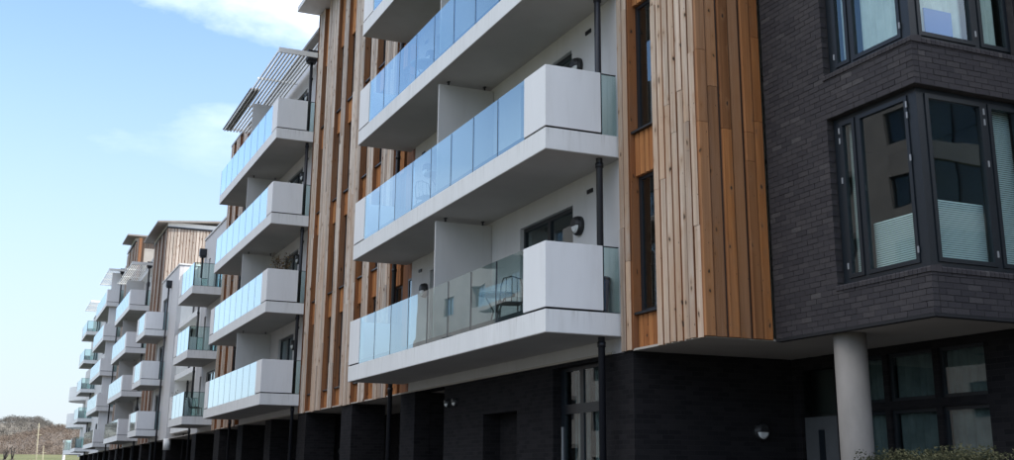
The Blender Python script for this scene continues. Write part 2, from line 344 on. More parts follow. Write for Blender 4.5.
def balcony(block, y0, y1, l, near='panel', far='panel', ng=8, divider=True, parts=None):
    z = zl(l); L = y1-y0
    b = link('balcony', shared(('balcony', L), lambda m: m.box(XF, XV+.03, 0, L, -ST, 0), WHITE), block, (0, y0, z))
    link('deck', shared(('deck', L), lambda m: m.box(XF+.075, XV-.002, .11, L-.11, .002, .03), DECK), b, (0, y0, z))  # dark floor finish added to cut light bounced onto the soffit above
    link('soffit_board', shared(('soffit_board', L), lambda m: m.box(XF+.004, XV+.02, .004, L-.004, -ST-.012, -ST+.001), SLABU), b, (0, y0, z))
    pf = .83
    def panel(sign):
        def f(m):
            a = [(XF,0),(XF+1.0,0),(XF+1.0,.1),(XF+.1,.1),(XF+.1,pf),(XF,pf)]
            if sign < 0: a = [(x, -y) for x, y in a][::-1]
            return m.prism(a, .035, PH)
        return f
    def gapm(sign):
        def f(m):
            a = [(XF+.025,.025),(XF+.99,.025),(XF+.99,.08),(XF+.08,.08),(XF+.08,pf-.01),(XF+.025,pf-.01)]
            if sign < 0: a = [(x, -y) for x, y in a][::-1]
            return m.prism(a, 0, .04)
        return f
    ya, yb = y0+.02, y1-.02
    if near == 'panel':
        p = link('parapet', shared(('parapet', 1), panel(1), PANEL), b, (0, y0, z)); link('shadow_gap', shared(('shadow_gap', 1), gapm(1), DARKGAP), b, (0, y0, z)); ya = y0+pf
    if far == 'panel':
        link('parapet', shared(('parapet', -1), panel(-1), PANEL), b, (0, y1, z)); link('shadow_gap', shared(('shadow_gap', -1), gapm(-1), DARKGAP), b, (0, y1, z)); yb = y1-pf
    gw = (yb-ya)/ng
    gm = shared(('glass_panel', round(gw, 3)), lambda m: m.box(XF+.012, XF+.032, .008, gw-.008, .002, PH), GLASS)
    for i in range(ng): link('glass_panel', gm, b, (0, ya+i*gw, z))
    sm = shared(('glass_joint',), lambda m: m.box(XF+.009, XF+.034, -.010, .010, .0, PH-.003), FRAME)
    for i in range(1 if near == 'panel' else 0, ng+(0 if far == 'panel' else 1)): link('glass_joint', sm, b, (0, ya+i*gw, z))
    tr = shared(('base_channel', round(yb-ya, 3)), lambda m: m.box(XF+.034, XF+.07, .01, yb-ya-.01, 0, .09), PIPE); link('base_channel', tr, b, (0, ya, z))
    # end of the balustrade next to the wall
    for kind, ye, sg in ((near, y0, 1), (far, y1, -1)):
        xs = XF+1.0 if kind == 'panel' else XF+.04
        link('glass_panel', shared(('end_glass', xs), lambda m: m.box(xs+.03, XV-.06, -.01, .01, .02, PH-.01), GLASS), b, (0, ye+sg*.04, z))
        link('post', shared(('post', xs, kind), lambda m: m.box(xs+.003, xs+.028, -.022, .022, .001, PH-.004).box(xs+.028, XV-.06, -.014, .014, PH-.01, PH+.006), FRAME), b, (0, ye+sg*.04, z))
    if divider:
        ym = (y0+y1)/2
        link('privacy_screen', shared(('privacy_screen',), lambda m: m.box(XF+.14, XV-.01, -.03, .03, .03, H-ST-.10), SCREEN), b, (0, ym, z))
        hm = shared(('screen_hanger',), lambda m: m.box(-.012, .012, -.02, .02, H-ST-.10, H-ST-.03).box(-.025, .025, -.04, .04, H-ST-.03, H-ST-.002), PIPE)
        for hx in (XF+.35, XV-.2): link('screen_hanger', hm, b, (hx, ym, z))
    return b

def door(block, y0, y1, z0, z1, curtain=0, x=XV):
    fm = MB(); w_ = .07; xa, xb = x+.08, x+.15
    for a, c in ((y0, y0+w_), (y1-w_, y1), ((y0+y1)/2-.06, (y0+y1)/2+.06)): fm.box(xa, xb, a, c, z0+w_, z1-w_)
    fm.box(xa, xb, y0, y1, z0, z0+w_); fm.box(xa, xb, y0, y1, z1-w_, z1)
    d = fm.build('balcony_door', FRAME, block)
    for a, c in ((y0+w_, (y0+y1)/2-.06), ((y0+y1)/2+.06, y1-w_)):
        MB().box(xa+.03, xa+.045, a+.001, c-.001, z0+w_+.001, z1-w_-.001).build('pane', WGLASS, d)
    if curtain: curtain_mesh(y0+.15, y0+.15+curtain, z0+.1, z1-.08, xb+.12).build('curtain', CURT, d)
    return d
def curtain_mesh(a0, a1, z0, z1, p, axis='x', amp=.035):
    m = MB(); n = max(6, int((a1-a0)/.03)); top = []; bot = []
    for i in range(n+1):
        a = a0+(a1-a0)*i/n; o = p+amp*math.sin(i*1.35+.7*math.sin(i*.6))
        q = (o, a) if axis == 'x' else (a, o); top.append((*q, z1)); bot.append((*q, z0))
    b2 = [(*[(q[0]+.004) if axis == 'x' else q[0], q[1] if axis == 'x' else q[1]+.004], q[2]) for q in bot]
    m.add(bot+top, [(i, i+1, n+2+i, n+1+i) for i in range(n)], True)
    return m

def wall_lamp(block, loc, face='x', r=.17):
    """round bulkhead with half-moon hood"""
    def body(m):
        n = 20; ring = [(r*math.cos(2*math.pi*k/n), r*math.sin(2*math.pi*k/n)) for k in range(n)]
        v = []
        for s_, d_ in ((1.0, 0), (1.0, .06), (.86, .095)): v += [(-d_, a*s_, b*s_) for a, b in ring]
        f = [(i*n+k, i*n+(k+1) % n, (i+1)*n+(k+1) % n, (i+1)*n+k) for i in range(2) for k in range(n)]
        m.add(v, f, False); m.add([(-.095, a*.86, b*.86) for a, b in ring], [tuple(range(n))])
        hood = [(a*1.03, b*1.03) for a, b in ring if b > -.05*r]
        hood.sort(key=lambda q: math.atan2(q[1], q[0]))
        hv = [(-.10, a*.9, b*.9) for a, b in hood]+[(-.14, a*.55, b*.75) for a, b in hood]
        k_ = len(hood); m.add(hv, [(i, i+1, k_+i+1, k_+i) for i in range(k_-1)]+[tuple(range(k_, 2*k_))])
        return m
    def diff(m):
        n = 14; pts = [(r*.72*math.cos(-math.pi*k/n), r*.72*math.sin(-math.pi*k/n)-.01) for k in range(n+1)]
        v = [(-.097, a, b) for a, b in pts]+[(-.125, a*.7, b*.75) for a, b in pts]
        m.add(v, [(i, i+1, n+2+i, n+1+i) for i in range(n)]+[tuple(range(n+1, 2*n+2)), (0, n+1, 2*n+1, n)]); return m
    rz = 0 if face == 'x' else math.pi/2
    o = link('wall_lamp', shared(('wall_lamp', r), body, LAMPB), block, loc, rz)
    c = link('diffuser', shared(('diffuser', r), diff, LAMPD), None); c.parent = o
    return o

def pipe(block, x, y, z0, z1, r=.055, hopper=False, brackets=True):
    m = MB().tube([(x, y, z0), (x, y, z1)], r, 10)
    p = m.build('drainpipe', PIPE, block)
    if brackets:
        zz = z0+.6
        bm_ = shared(('pipe_collar', r), lambda m: m.tube([(0,0,-.04),(0,0,.04)], r+.012, 10), PIPE)
        while zz < z1-.3: link('pipe_collar', bm_, p, (x, y, zz)); zz += H
    if hopper:
        hm = MB(); hm.box(x-.17, x+.17, y-.16, y+.16, z1, z1+.36); hm.box(x-.13, x+.13, y-.12, y+.12, z1-.08, z1)
        hm.build('hopper', PIPE, p)
    return p

def board_mesh(wd, th, mat, edge):
    """unit-height board, front towards -x, arrises chamfered; sawn edges stay browner than the face"""
    key = ('board', wd, th, mat.name)
    if key not in CACHE:
        c = .018 if wd > .1 else .006
        me = MB().prism([(th,0),(th,wd),(c,wd),(0,wd-c),(0,c),(c,0)][::-1], 0, 1).mesh('board', mat)
        me.materials.append(edge)
        for p in me.polygons:
            if abs(p.normal.y) > .9: p.material_index = 1
        CACHE[key] = me
    return CACHE[key]
def add_board(parent, x, y0, wd, z0, z1, mat, edge, th=.03, joined=None):
    """one board, or its split lengths"""
    cuts = [z0]; zz = z0+random.uniform(1.0, 4.2)
    while zz < z1-.8: cuts.append(zz); zz += random.uniform(2.4, 4.8)
    cuts.append(z1)
    for a, b in zip(cuts, cuts[1:]):
        j = random.choice((0, 0, .004, .009))
        if joined is not None:
            joined.tint = random.uniform(.01, .99); joined.box(x+j, x+th, y0, y0+wd, a+.003, b-.003)
        else:
            o = link('board', board_mesh(wd, th, mat, edge), parent, (x+j, y0+random.uniform(-.004, .004), a+.002)); o.scale = (1, 1, b-a-.004)
def edge_faces(o, edge):
    o.data.materials.append(edge)
    for p in o.data.polygons:
        if abs(p.normal.y) > .9: p.material_index = 1
    return o

def timber(block, y0, y1, z0, z1, cols, levels, separate=True, mat=W_PALE, first=True, step=.19, winlevels=None):
    """cladding of upright boards with recessed window columns"""
    SILL, HEAD = -.03, 2.13
    RW = .26                                            # depth of the backing wall behind the board face
    ops = []
    for c0, c1 in cols:
        for l in levels: ops.append((c0+.03, c1-.03, zl(l)+SILL, zl(l)+HEAD))
    cl = MB().wall('x', XW+RW, XW+RW+.2, y0, y1, z0, z1, ops).build('timber_cladding', BACK, block)
    J = None if separate else MB(); JP = None if separate else MB()
    edges = [y0]+[v for c in cols for v in c]+[y1]
    for a, b in zip(edges[::2], edges[1::2]):
        if b-a < .05: continue
        MB().box(XW+.05, XW+RW-.002, a, b, z0+.01, z1-.01).build('batten_panel', W_REV, cl)
        n = max(1, round((b-a)/step)); st = (b-a)/n
        for i in range(n):
            wd = round(st*.76, 3) if n > 1 else round(b-a, 3)
            add_board(cl, XW, a+i*st+(st-wd)/2, wd, z0+random.uniform(-.02, .0), z1, mat, W_REV, joined=J, th=.049)
    for c0, c1 in cols:
        zz = [(z0, zl(levels[0])+SILL)]+[(zl(l)+HEAD, zl(l+1)+SILL) for l in levels[:-1]]+[(zl(levels[-1])+HEAD, z1)]
        for a, b in zz:
            if b-a < .05: continue
            n = 5; st = (c1-c0)/n
            for i in range(n):
                if J is not None: JP.tint = random.uniform(.01, .99); JP.box(XW+.12, XW+.15, c0+i*st+.006, c0+(i+1)*st-.006, a+.005, b-.04)
                else:
                    o = link('board', board_mesh(round(st-.022, 3), .03, W_ORNG, W_REV), cl, (XW+.12, c0+i*st+.011, a+.005)); o.scale = (1, 1, b-a-.045)
            MB().box(XW+.152, XW+RW-.002, c0+.001, c1-.001, a, b).build('recess_panel', W_REV, cl)
        for l in levels:
            s0, h0 = zl(l)+SILL, zl(l)+HEAD; a, b = c0+.03, c1-.03
            f = MB(); w_ = .055; fa, fb = XW+.19, XW+.255
            f.box(fa, fb, a-.028, a+w_, s0, h0); f.box(fa, fb, b-w_, b+.028, s0, h0)
            f.box(fa, fb, a+w_, b-w_, s0, s0+w_); f.box(fa, fb, a+w_, b-w_, h0-w_, h0)
            wn = f.build('window', FRAME, block)
            MB().box(fa+.02, fa+.035, a+w_+.001, b-w_-.001, s0+w_+.001, h0-w_-.001).build('pane', WGLASS, wn)
            MB().box(XW+.06, fa-.001, c0+.002, c1-.002, s0-.035, s0-.002).build('sill', FRAME, wn)
    if J is not None:
        if J.v: edge_faces(tag(J.build('board_row', mat, cl), kind='stuff'), W_REV)
        if JP.v: tag(JP.build('recessed_board_row', W_ORNG, cl), kind='stuff')
    return cl

def mass(block, y0, y1, z0, z1, x0=XV+.0, levels=(1,2,3,4)):
    """rooms behind the facade: back wall, floors, roof deck"""
    m = MB(); m.box(x0+2.6, x0+9, y0+.02, y1-.02, z0+.02, z1-.2)
    for l in levels: m.box(x0+.26, x0+2.598, y0+.03, y1-.03, zl(l)-.34, zl(l)-.02)
    m.box(x0+.26, x0+2.598, y0+.03, y1-.03, z1-.35, z1-.2)
    for yy in (y0+.03, (y0+y1)/2-.06, y1-.15): m.box(x0+.262, x0+2.59, yy, yy+.12, z0+.3, z1-.36)
    return m.build('inner_walls', INTER, block)

def white_wall(block, y0, y1, z0, z1, ops, doors=(), x=XV):
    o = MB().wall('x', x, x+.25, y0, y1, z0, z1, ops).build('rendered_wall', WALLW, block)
    return o
def stack_wall(block, y0, y1, ya, yb, levels, ztop, ndoor=2):
    """white wall behind a stack of balconies: two mirrored flats per floor"""
    ops = []
    for l in levels:
        ops.append((ya+1.75, ya+4.0, zl(l)-.001+.02, zl(l)+2.13))
        if ndoor > 1: ops.append((yb-4.0, yb-1.75, zl(l)+.019, zl(l)+2.13))
    white_wall(block, y0, y1, SOF, ztop, ops)
    for o in ops: door(block, *o, curtain=random.choice((0, .5, .8)))
    for l in levels:
        for yy in ([ya+1.48, yb-1.48] if ndoor > 1 else [ya+1.48]):
            wall_lamp(block, (XV, yy, zl(l)+1.70))
        for yy in (ya+1.08, yb-1.08):
            link('air_vent', shared(('air_vent',), lambda m: m.box(-.02, 0, -.10, .10, -.035, .035).box(-.03, -.018, -.09, .09, -.005, .005), PIPE), block, (XV-.001, yy, zl(l)+2.23))
    MB().box(XV-.05, XV+.30, y0, y1, ztop, ztop+.06).build('coping', EAVE, block)

def louvre(block, y0, y1, z, wide_from=None):
    """sun louvre: cross beams with slats running along the facade"""
    m = MB()
    n = max(2, round((y1-y0)/3.4)); d = (y1-y0)/n
    fr = MB()
    fr.box(XF-.10, XV-.02, y0-.06, y0-.005, z-.01, z+.17); lv = fr.build('sun_louvre', ALU, block)
    bmm = shared(('cross_beam',), lambda m: m.box(XF-.10, XV-.02, -.03, .03, .145, .21), ALU)
    for i in range(1, n+1): link('cross_beam', bmm, lv, (0, y0+i*d, z))
    xs = [XF-.06+i*.125 for i in range(11)]
    for x in xs:
        sm = shared(('slat', round(y1-y0, 2)), lambda m: m.box(-.022, .022, 0, y1-y0, -.01, .075), ALU)
        link('slat', sm, lv, (x, y0, z+.065))
    if wide_from: MB().box(XF-.12, XF+.22, wide_from, y1+.15, z+.142, z+.18).build('edge_board', ROOFM, lv)
    return lv

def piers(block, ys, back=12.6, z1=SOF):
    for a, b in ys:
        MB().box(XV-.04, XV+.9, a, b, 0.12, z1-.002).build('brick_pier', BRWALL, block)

# ------------------------------------------------------------------ block 1: dark brick corner block
BX, BY0, BY1 = 9.93, 10.32, 13.38
blk = thing('apartment_block', (11.5, 10.5, 0), 'charcoal brick corner block with wraparound bay windows carried on a round column', 'apartment block')
BTOP = 17.2
wins = [(4.07, 6.35), (6.98, 9.25), (9.88, 12.15), (12.78, 15.05)]
WY1, WX1 = 12.0, 11.72
XIN = 11.72
opsL = [(BY0-1, WY1, a, b) for a, b in wins]; opsR = [(BX-1, WX1, a, b) for a, b in wins]
mopL = [(BY0-1, WY1+.007, a-.006, b+.006) for a, b in wins]; mopR = [(BX-1, WX1, a-.006, b+.006) for a, b in wins]
mw = MB().wall('x', BX+.005, BX+.12, BY0+.125, BY1, SOF, BTOP, mopL)
mw2 = MB().wall('y', BY0+.005, BY0+.12, BX+.008, WX1+.02, SOF, BTOP, mopR)
mw.add(mw2.v, mw2.f)
bw = mw.build('brick_wall', MORT, blk)
# bricks laid course by course
bricks = []
def lay(face, a0, a1, z0, z1, ops, maxz=10.2):
    k = 0; z = z0
    while z+.065 <= min(z1, maxz)+.004:
        off = (0, .1125)[k % 2]; a = a0-off
        zt = z+.065
        while a < a1:
            s0, s1 = max(a, a0), min(a+.215, a1)
            segs = [(s0, s1)]
            for o in ops:
                if o[2]-.005 < z+.05 and o[3]+.005 > z+.015:
                    segs = [q for s in segs for q in ((s[0], min(s[1], o[0])), (max(s[0], o[1]), s[1]))]
            for q0, q1 in segs:
                if q1-q0 > .004: bricks.append((face, round(q0, 4), round(q1, 4), round(z, 4)))
            a += .225
        z += .075; k += 1
lay('x', BY0, BY1-.01, SOF+.012, BTOP, opsL); lay('y', BX+.104, WX1, SOF+.012, BTOP, opsR)
# reveal of the window jamb facing the street
def bsize(b):
    c = (BX, (b[1]+b[2])/2, b[3]+.03) if b[0] == 'x' else ((b[1]+b[2])/2, BY0, b[3]+.03)
    p = project(c)
    if p is None or not (-5 < p[0] < 1020 and -5 < p[1] < 465): return 0
    d = Vector(c)-Vector((0,0,CAMZ)); n = abs(d.x if b[0] == 'x' else d.y)/d.length
    return (b[2]-b[1])*n/d.length_squared
bricks.sort(key=bsize, reverse=True)
rest = MB()
def brick_fn(ln): return lambda m: m.box(0, .09, 0, ln, 0, .065)
for i, (fc, a, b, z) in enumerate(bricks):
    j = random.uniform(-.003, .0025)
    if i < 300:
        ln = round(b-a, 3)
        if fc == 'x': link('brick', shared(('brick', ln), brick_fn(ln), BRICK), bw, (BX+j, a, z))
        else: link('brick', shared(('brick_y', ln), lambda m: m.box(0, ln, 0, .09, 0, .065), BRICK), bw, (a, BY0+j, z))
    else:
        rest.tint = random.uniform(.01, .99)
        if fc == 'x': rest.box(BX+j, BX+.09, a, b, z, z+.065)
        else: rest.box(a, b, BY0+j, BY0+.09, z, z+.065)
tag(rest.build('brick_course', BRICK, bw), kind='stuff')
# sills of bullnose bricks, lintel reveals
for a, b in wins[:2]:
    sl = MB()
    yy = BY0-.015
    def sillx(y0_, y1_):
        pr = [(BX-.018, a-.07), (BX-.018, a-.02), (BX-.008, a-.004), (BX+.02, a+.004), (BX+.16, a+.03), (BX+.16, a-.07)]
        sl.add([(x, y0_, z) for x, z in pr]+[(x, y1_, z) for x, z in pr], [tuple(range(6)), tuple(range(11, 5, -1))]+[(i, 6+i, 6+(i+1) % 6, (i+1) % 6) for i in range(6)])
    def silly(x0_, x1_):
        pr = [(BY0-.018, a-.07), (BY0-.018, a-.02), (BY0-.008, a-.004), (BY0+.02, a+.004), (BY0+.16, a+.03), (BY0+.16, a-.07)]
        sl.add([(x0_, y, z) for y, z in pr]+[(x1_, y, z) for y, z in pr], [tuple(range(6)), tuple(range(11, 5, -1))]+[(i, 6+i, 6+(i+1) % 6, (i+1) % 6) for i in range(6)])
    y_ = BY0-.016; n = 0
    while y_ < WY1+.02: sl.tint = random.random()*.98+.01; sillx(y_, min(y_+.068, WY1+.03)); y_ += .075
    x_ = BX+.165
    while x_ < WX1: sl.tint = random.random()*.98+.01; silly(x_, x_+.068); x_ += .075
    sl.build('brick_sill', BRICK, blk)
def corner_window(z0, z1, blinds):
    px, py = BX+.11, BY0+.11                   # outer faces of the frame
    t = .075; f = MB()
    zz0, zz1 = z0+.005, z1-.003
    f.prism([(px, py), (px+.12, py), (px+.12, py+.05), (px+.05, py+.05), (px+.05, py+.15), (px, py+.15)], zz0, zz1)       # corner post
    # left face (along y)
    ys = [(py+.15, 11.52), (11.57, 11.87)]
    f.box(px, px+.07, 11.87, WY1-.002, zz0, zz1); f.box(px, px+.07, 11.52, 11.57, zz0, zz1)
    for a, b in ys: f.box(px, px+.07, a, b, zz0, zz0+t); f.box(px, px+.07, a, b, zz1-.06, zz1)
    xs = [(px+.12, 11.12), (11.20, WX1)]
    f.box(11.12, 11.20, py, py+.07, zz0, zz1)
    for a, b in xs: f.box(a, b, py, py+.07, zz0, zz0+t); f.box(a, b, py, py+.07, zz1-.06, zz1)
    wn = f.build('corner_window', FRAME, blk)
    def sash(axis, a, b, blind):
        w_ = .055; za, zb = zz0+t+.004, zz1-.064; s = MB()
        P0, P1 = (px-.018, px+.05) if axis == 'x' else (py-.018, py+.05)
        def bx(a_, b_, c_, d_):
            s.box(P0, P1, a_, b_, c_, d_) if axis == 'x' else s.box(a_, b_, P0, P1, c_, d_)
        bx(a, a+w_, za, zb); bx(b-w_, b, za, zb); bx(a+w_, b-w_, za, za+w_); bx(a+w_, b-w_, zb-w_, zb)
        s.build('sash', FRAME, wn)
        g = MB(); q = (P0+.03, P0+.045, a+w_+.001, b-w_-.001)
        g.box(q[0], q[1], q[2], q[3], za+w_+.001, zb-w_-.001) if axis == 'x' else g.box(q[2], q[3], q[0], q[1], za+w_+.001, zb-w_-.001)
        g.build('pane', WGLASS, wn)
        side = a if blind[0] == 'a' else b
        for hz_ in () if blind[0] == 'n' else (za+.12, za+(zb-za)*.60, zb-.30, zb-.16):
            if axis == 'x': MB().box(P0-.014, P0-.001, side-.010, side+.010, hz_, hz_+.08).build('hinge', HINGE, wn)
            else: MB().box(side-.010, side+.010, P0-.014, P0-.001, hz_, hz_+.08).build('hinge', HINGE, wn)
        frac = blind[1]
        if frac == 'curtain':
            curtain_mesh(a+.03, b-.02, za+.02, zb-.02, (px if axis == 'x' else py)+.16, axis).build('curtain', CURT, wn)
        elif frac:
            bl = MB(); z_ = za+.03; top = za+(zb-za)*frac
            while z_ < top:
                if axis == 'x': bl.add([(px+.115, a+.02, z_), (px+.115, b-.02, z_), (px+.13, b-.02, z_+.026), (px+.13, a+.02, z_+.026)], [(0,1,2,3)])
                else: bl.add([(a+.02, py+.115, z_), (b-.02, py+.115, z_), (b-.02, py+.13, z_+.026), (a+.02, py+.13, z_+.026)], [(0,1,2,3)])
                z_ += .028
            bl.build('blind', BLIND, wn)
    sash('x', py+.155, 11.515, blinds[0]); sash('x', 11.575, 11.865, blinds[1])
    sash('y', px+.125, 11.115, blinds[2]); sash('y', 11.205, WX1-.005, blinds[3])
    return wn
corner_window(*wins[0], (('a', .31), ('b', .98), ('b', .37), ('n', .98)))
corner_window(*wins[1], (('a', 'curtain'), ('b', 'curtain'), ('b', 'curtain'), ('n', 'curtain')))
corner_window(*wins[2], (('a', 0), ('b', .98), ('b', 0), ('a', .98)))
corner_window(*wins[3], (('a', 0), ('b', .98), ('b', 0), ('a', .98)))
# rooms of the bay
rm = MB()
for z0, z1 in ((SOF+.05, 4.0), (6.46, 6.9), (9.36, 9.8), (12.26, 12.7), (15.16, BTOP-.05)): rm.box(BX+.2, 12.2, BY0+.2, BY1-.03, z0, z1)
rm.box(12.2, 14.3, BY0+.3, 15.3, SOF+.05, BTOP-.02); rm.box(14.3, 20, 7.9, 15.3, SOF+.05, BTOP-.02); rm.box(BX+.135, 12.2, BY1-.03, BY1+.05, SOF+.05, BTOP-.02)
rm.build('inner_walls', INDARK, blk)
wo = [(8.2, 9.4, a, b) for a, b in wins]
MB().wall('x', 14.0, 14.25, 7.6, BY0+.002, SOF, BTOP, wo).box(WX1+.022, 14.0, BY0+.004, BY0+.25, SOF, BTOP).box(14.252, 20, 7.6, 7.85, SOF, BTOP).build('brick_wall', BRWALL, blk)  # wing added out of view to keep sun off the bay's side face
for c0, c1, a, b in wo:
    f = MB(); f.box(14.1, 14.15, c0, c0+.07, a, b); f.box(14.1, 14.15, c1-.07, c1, a, b); f.box(14.1, 14.15, c0+.07, c1-.07, a, a+.07); f.box(14.1, 14.15, c0+.07, c1-.07, b-.07, b)
    wn = f.build('window', FRAME, blk); MB().box(14.12, 14.135, c0+.071, c1-.071, a+.071, b-.071).build('pane', WGLASS, wn)
MB().box(11.7, 20, 2.0, BY0+.002, SOF+.021, SOF+.15).build('terrace_roof', ROOFM, blk)
# a blue cloth hung behind the upper window
MB().box(10.40, 10.86, BY0+.215, BY0+.235, 7.12, 7.52).build('blue_cushion', BLUE, blk)
# undercroft
uc = MB(); uc.prism([(BX+.10, BY0+.10), (11.74, BY0+.10), (11.74, 15.455), (8.80, 15.455), (8.80, 13.44), (BX+.10, 13.44)], SOF-.012, SOF+.02); uc.build('soffit', SOFF, blk)
dp = MB(); dp.box(BX-.004, BX+.10, BY0-.004, BY1, SOF-.03, SOF+.008); dp.box(BX+.10, 11.73, BY0-.004, BY0+.10, SOF-.03, SOF+.008); dp.build('drip_edge', DARKGAP, blk)
uops = [(11.40, 12.24, 1.0, 2.58), (11.40, 12.24, 2.70, 3.38), (12.34, 13.24, 1.0, 2.58), (12.34, 13.24, 2.70, 3.38), (13.34, 13.9, 1.0, 2.58), (13.34, 13.9, 2.70, 3.38), (14.42, 15.28, .12, 3.3)]
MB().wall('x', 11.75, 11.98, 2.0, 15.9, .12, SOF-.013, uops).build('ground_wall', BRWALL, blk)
for a, b, c, d in uops[:6]:
    f = MB(); f.box(11.80, 11.86, a, a+.05, c, d); f.box(11.80, 11.86, b-.05, b, c, d); f.box(11.80, 11.86, a+.05, b-.05, c, c+.05); f.box(11.80, 11.86, a+.05, b-.05, d-.05, d)
    wn = f.build('window', FRAME, blk); MB().box(11.82, 11.835, a+.051, b-.051, c+.051, d-.051).build('pane', WGLASS, wn)
    curtain_mesh(a+.02, b-.02, c+.02, d-.02, 11.93).build('curtain', CURTD, wn)
MB().box(12.2, 12.4, 2.0, 16.3, .10, SOF+.04).box(11.985, 12.199, 15.9, 16.3, .10, SOF+.04).build('inner_walls', INDARK, blk)
dr = MB(); dr.box(11.80, 11.86, 14.44, 15.26, .13, 2.56); d_ = dr.build('entrance_door', DOORW, blk)
MB().box(11.785, 11.799, 14.79, 14.92, .6, 2.36).build('pane', FRAME, d_)
MB().box(11.82, 11.84, 14.43, 15.27, 2.6, 3.29).build('fanlight', WGLASS, d_)
col = MB(); n = 40; cxy = (10.28, 12.25); ring = [(cxy[0]+.215*math.cos(2*math.pi*k/n), cxy[1]+.215*math.sin(2*math.pi*k/n)) for k in range(n)]
col.prism(ring, .12, SOF-.014, True); col.build('column', CONC, blk)
MB().box(BX-.05, 20, BY0-.05, BY1, BTOP, BTOP+.15).box(13.95, 20, 7.55, BY0-.05, BTOP, BTOP+.15).build('roof', ROOFM, blk)

# ------------------------------------------------------------------ block 2: nearest white and timber block
A0, A1 = 15.80, 26.66
b2 = thing('apartment_block', (12, 25, 0), 'nearest white block with long blue glass balconies between pale larch panels', 'apartment block')
TOPT = 17.03
timber(b2, 13.42, 15.76, SOF, TOPT, [(14.66, 15.40)], (1,2,3,4), step=.175)
# return face of the timber panel towards the brick bay
rt = MB().box(XW+.05, BX+.0, 13.436, 13.47, SOF, TOPT).build('timber_return', BACK, b2)
xs = [8.752, 8.955, 9.155, 9.355, 9.555, 9.745, 9.925]
for i in range(6):
    wd = xs[i+1]-xs[i]-.024
    cuts = [SOF]+sorted(random.uniform(4.5, 16) for _ in range(3))+[TOPT]
    for a, b in zip(cuts, cuts[1:]):
        o = link('board', board_mesh(round(wd, 3), .044, W_SIDEG if i in (0, 1, 3) else W_SIDE, W_REV), rt, (xs[i]+wd+.012, 13.372+(0, .026)[i % 2], a+.003)); o.rotation_euler = (0, 0, math.pi/2); o.scale = (1, 1, b-a-.006)
for l in (1, 2, 3, 4): balcony(b2, A0, A1, l)
stack_wall(b2, 15.765, 26.23, A0, A1, (1,2,3,4), 16.08)
slot = [(26.27, 26.66, zl(l)+.05, zl(l)+2.2) for l in (1,2,3,4)]
MB().wall('x', XV+.08, XV+.3, 26.232, 27.13, SOF, 16.0, slot).build('brown_panel', W_REV, b2)
for s_ in slot:
    f = MB(); f.box(XV+.07, XV+.13, s_[0]-.03, s_[0]+.03, s_[2], s_[3]); f.box(XV+.07, XV+.13, s_[1]-.03, s_[1]+.03, s_[2], s_[3]); f.box(XV+.07, XV+.13, s_[0]+.03, s_[1]-.03, s_[3]-.05, s_[3]); f.box(XV+.07, XV+.13, s_[0]+.03, s_[1]-.03, s_[2], s_[2]+.05)
    wn = f.build('window', FRAME, b2); MB().box(XV+.09, XV+.10, s_[0]+.031, s_[1]-.031, s_[2]+.051, s_[3]-.051).build('pane', WGLASS, wn)
pipe(b2, 8.54, 15.97, .12, 15.5, hopper=True); pipe(b2, 8.62, 26.90, .12, 15.5, hopper=True)
COLS = [(27.17, 27.73), (28.83, 29.59), (30.20, 30.90), (32.03, 32.81), (33.31, 34.08), (35.35, 35.99)]
timber(b2, 27.14, 36.62, SOF, TOPT, COLS, (1,2,3,4), mat=W_SILV)
MB().box(XW-.02, XW+.5, 36.62, 36.66, SOF, TOPT).build('timber_edge', W_REV, b2)
mass(b2, 15.45, 36.6, SOF, TOPT, levels=(1,2,3,4))
rf = MB(); rf.box(XW-.78, 19, 26.9, 36.75, TOPT+.02, TOPT+.2); rf.build('roof', EAVE, b2)
MB().box(XW-.06, 19, 13.4, 26.9, TOPT+.02, TOPT+.2).build('roof', EAVE, b2)
louvre(b2, A0+.05, A1-.2, 15.5)
# ground floor
gops = [(16.44, 18.32, .12, 3.44), (19.86, 21.5, .12, 2.80), (23.72, 25.66, .12, SOF-.005)]
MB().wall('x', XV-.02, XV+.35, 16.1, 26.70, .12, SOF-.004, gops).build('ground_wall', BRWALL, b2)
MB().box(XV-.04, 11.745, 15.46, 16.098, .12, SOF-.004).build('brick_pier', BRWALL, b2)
f = MB(); xa, xb = XV+.14, XV+.2
PN = ((16.52, 17.47), (17.60, 18.17))
for a, b in ((16.44, 16.52), (17.47, 17.60), (18.17, 18.32)): f.box(xa, xb, a, b, .12, 3.44)
for a, b in PN: f.box(xa, xb, a, b, .12, .3); f.box(xa, xb, a, b, 2.66, 2.82); f.box(xa, xb, a, b, 3.38, 3.44)
ed = f.build('entrance_door', FRAME, b2)
for a, b in PN:
    MB().box(xa+.02, xa+.035, a+.001, b-.001, .301, 2.659).build('pane', WGLASS, ed); MB().box(xa+.02, xa+.035, a+.001, b-.001, 2.821, 3.379).build('pane', WGLASS, ed)
    curtain_mesh(a+.02, b-.02, .32, 3.36, xb+.14).build('curtain', CURTD, ed)
MB().box(xa-.03, xa-.001, 18.23, 18.26, 1.6, 2.45).build('door_pull', HINGE, ed)
piers(b2, [(30.81, 31.86)])
gb = MB(); gb.box(11.4, 11.6, 16.1, 36.0, .12, SOF-.004)
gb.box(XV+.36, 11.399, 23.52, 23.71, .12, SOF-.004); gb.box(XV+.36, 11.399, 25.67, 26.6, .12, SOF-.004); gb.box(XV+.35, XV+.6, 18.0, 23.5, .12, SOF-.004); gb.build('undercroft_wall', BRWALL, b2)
MB().box(XV-.06, 11.6, 16.1, 36.6, SOF-.001, SOF+.03).build('soffit', SOFF, b2)
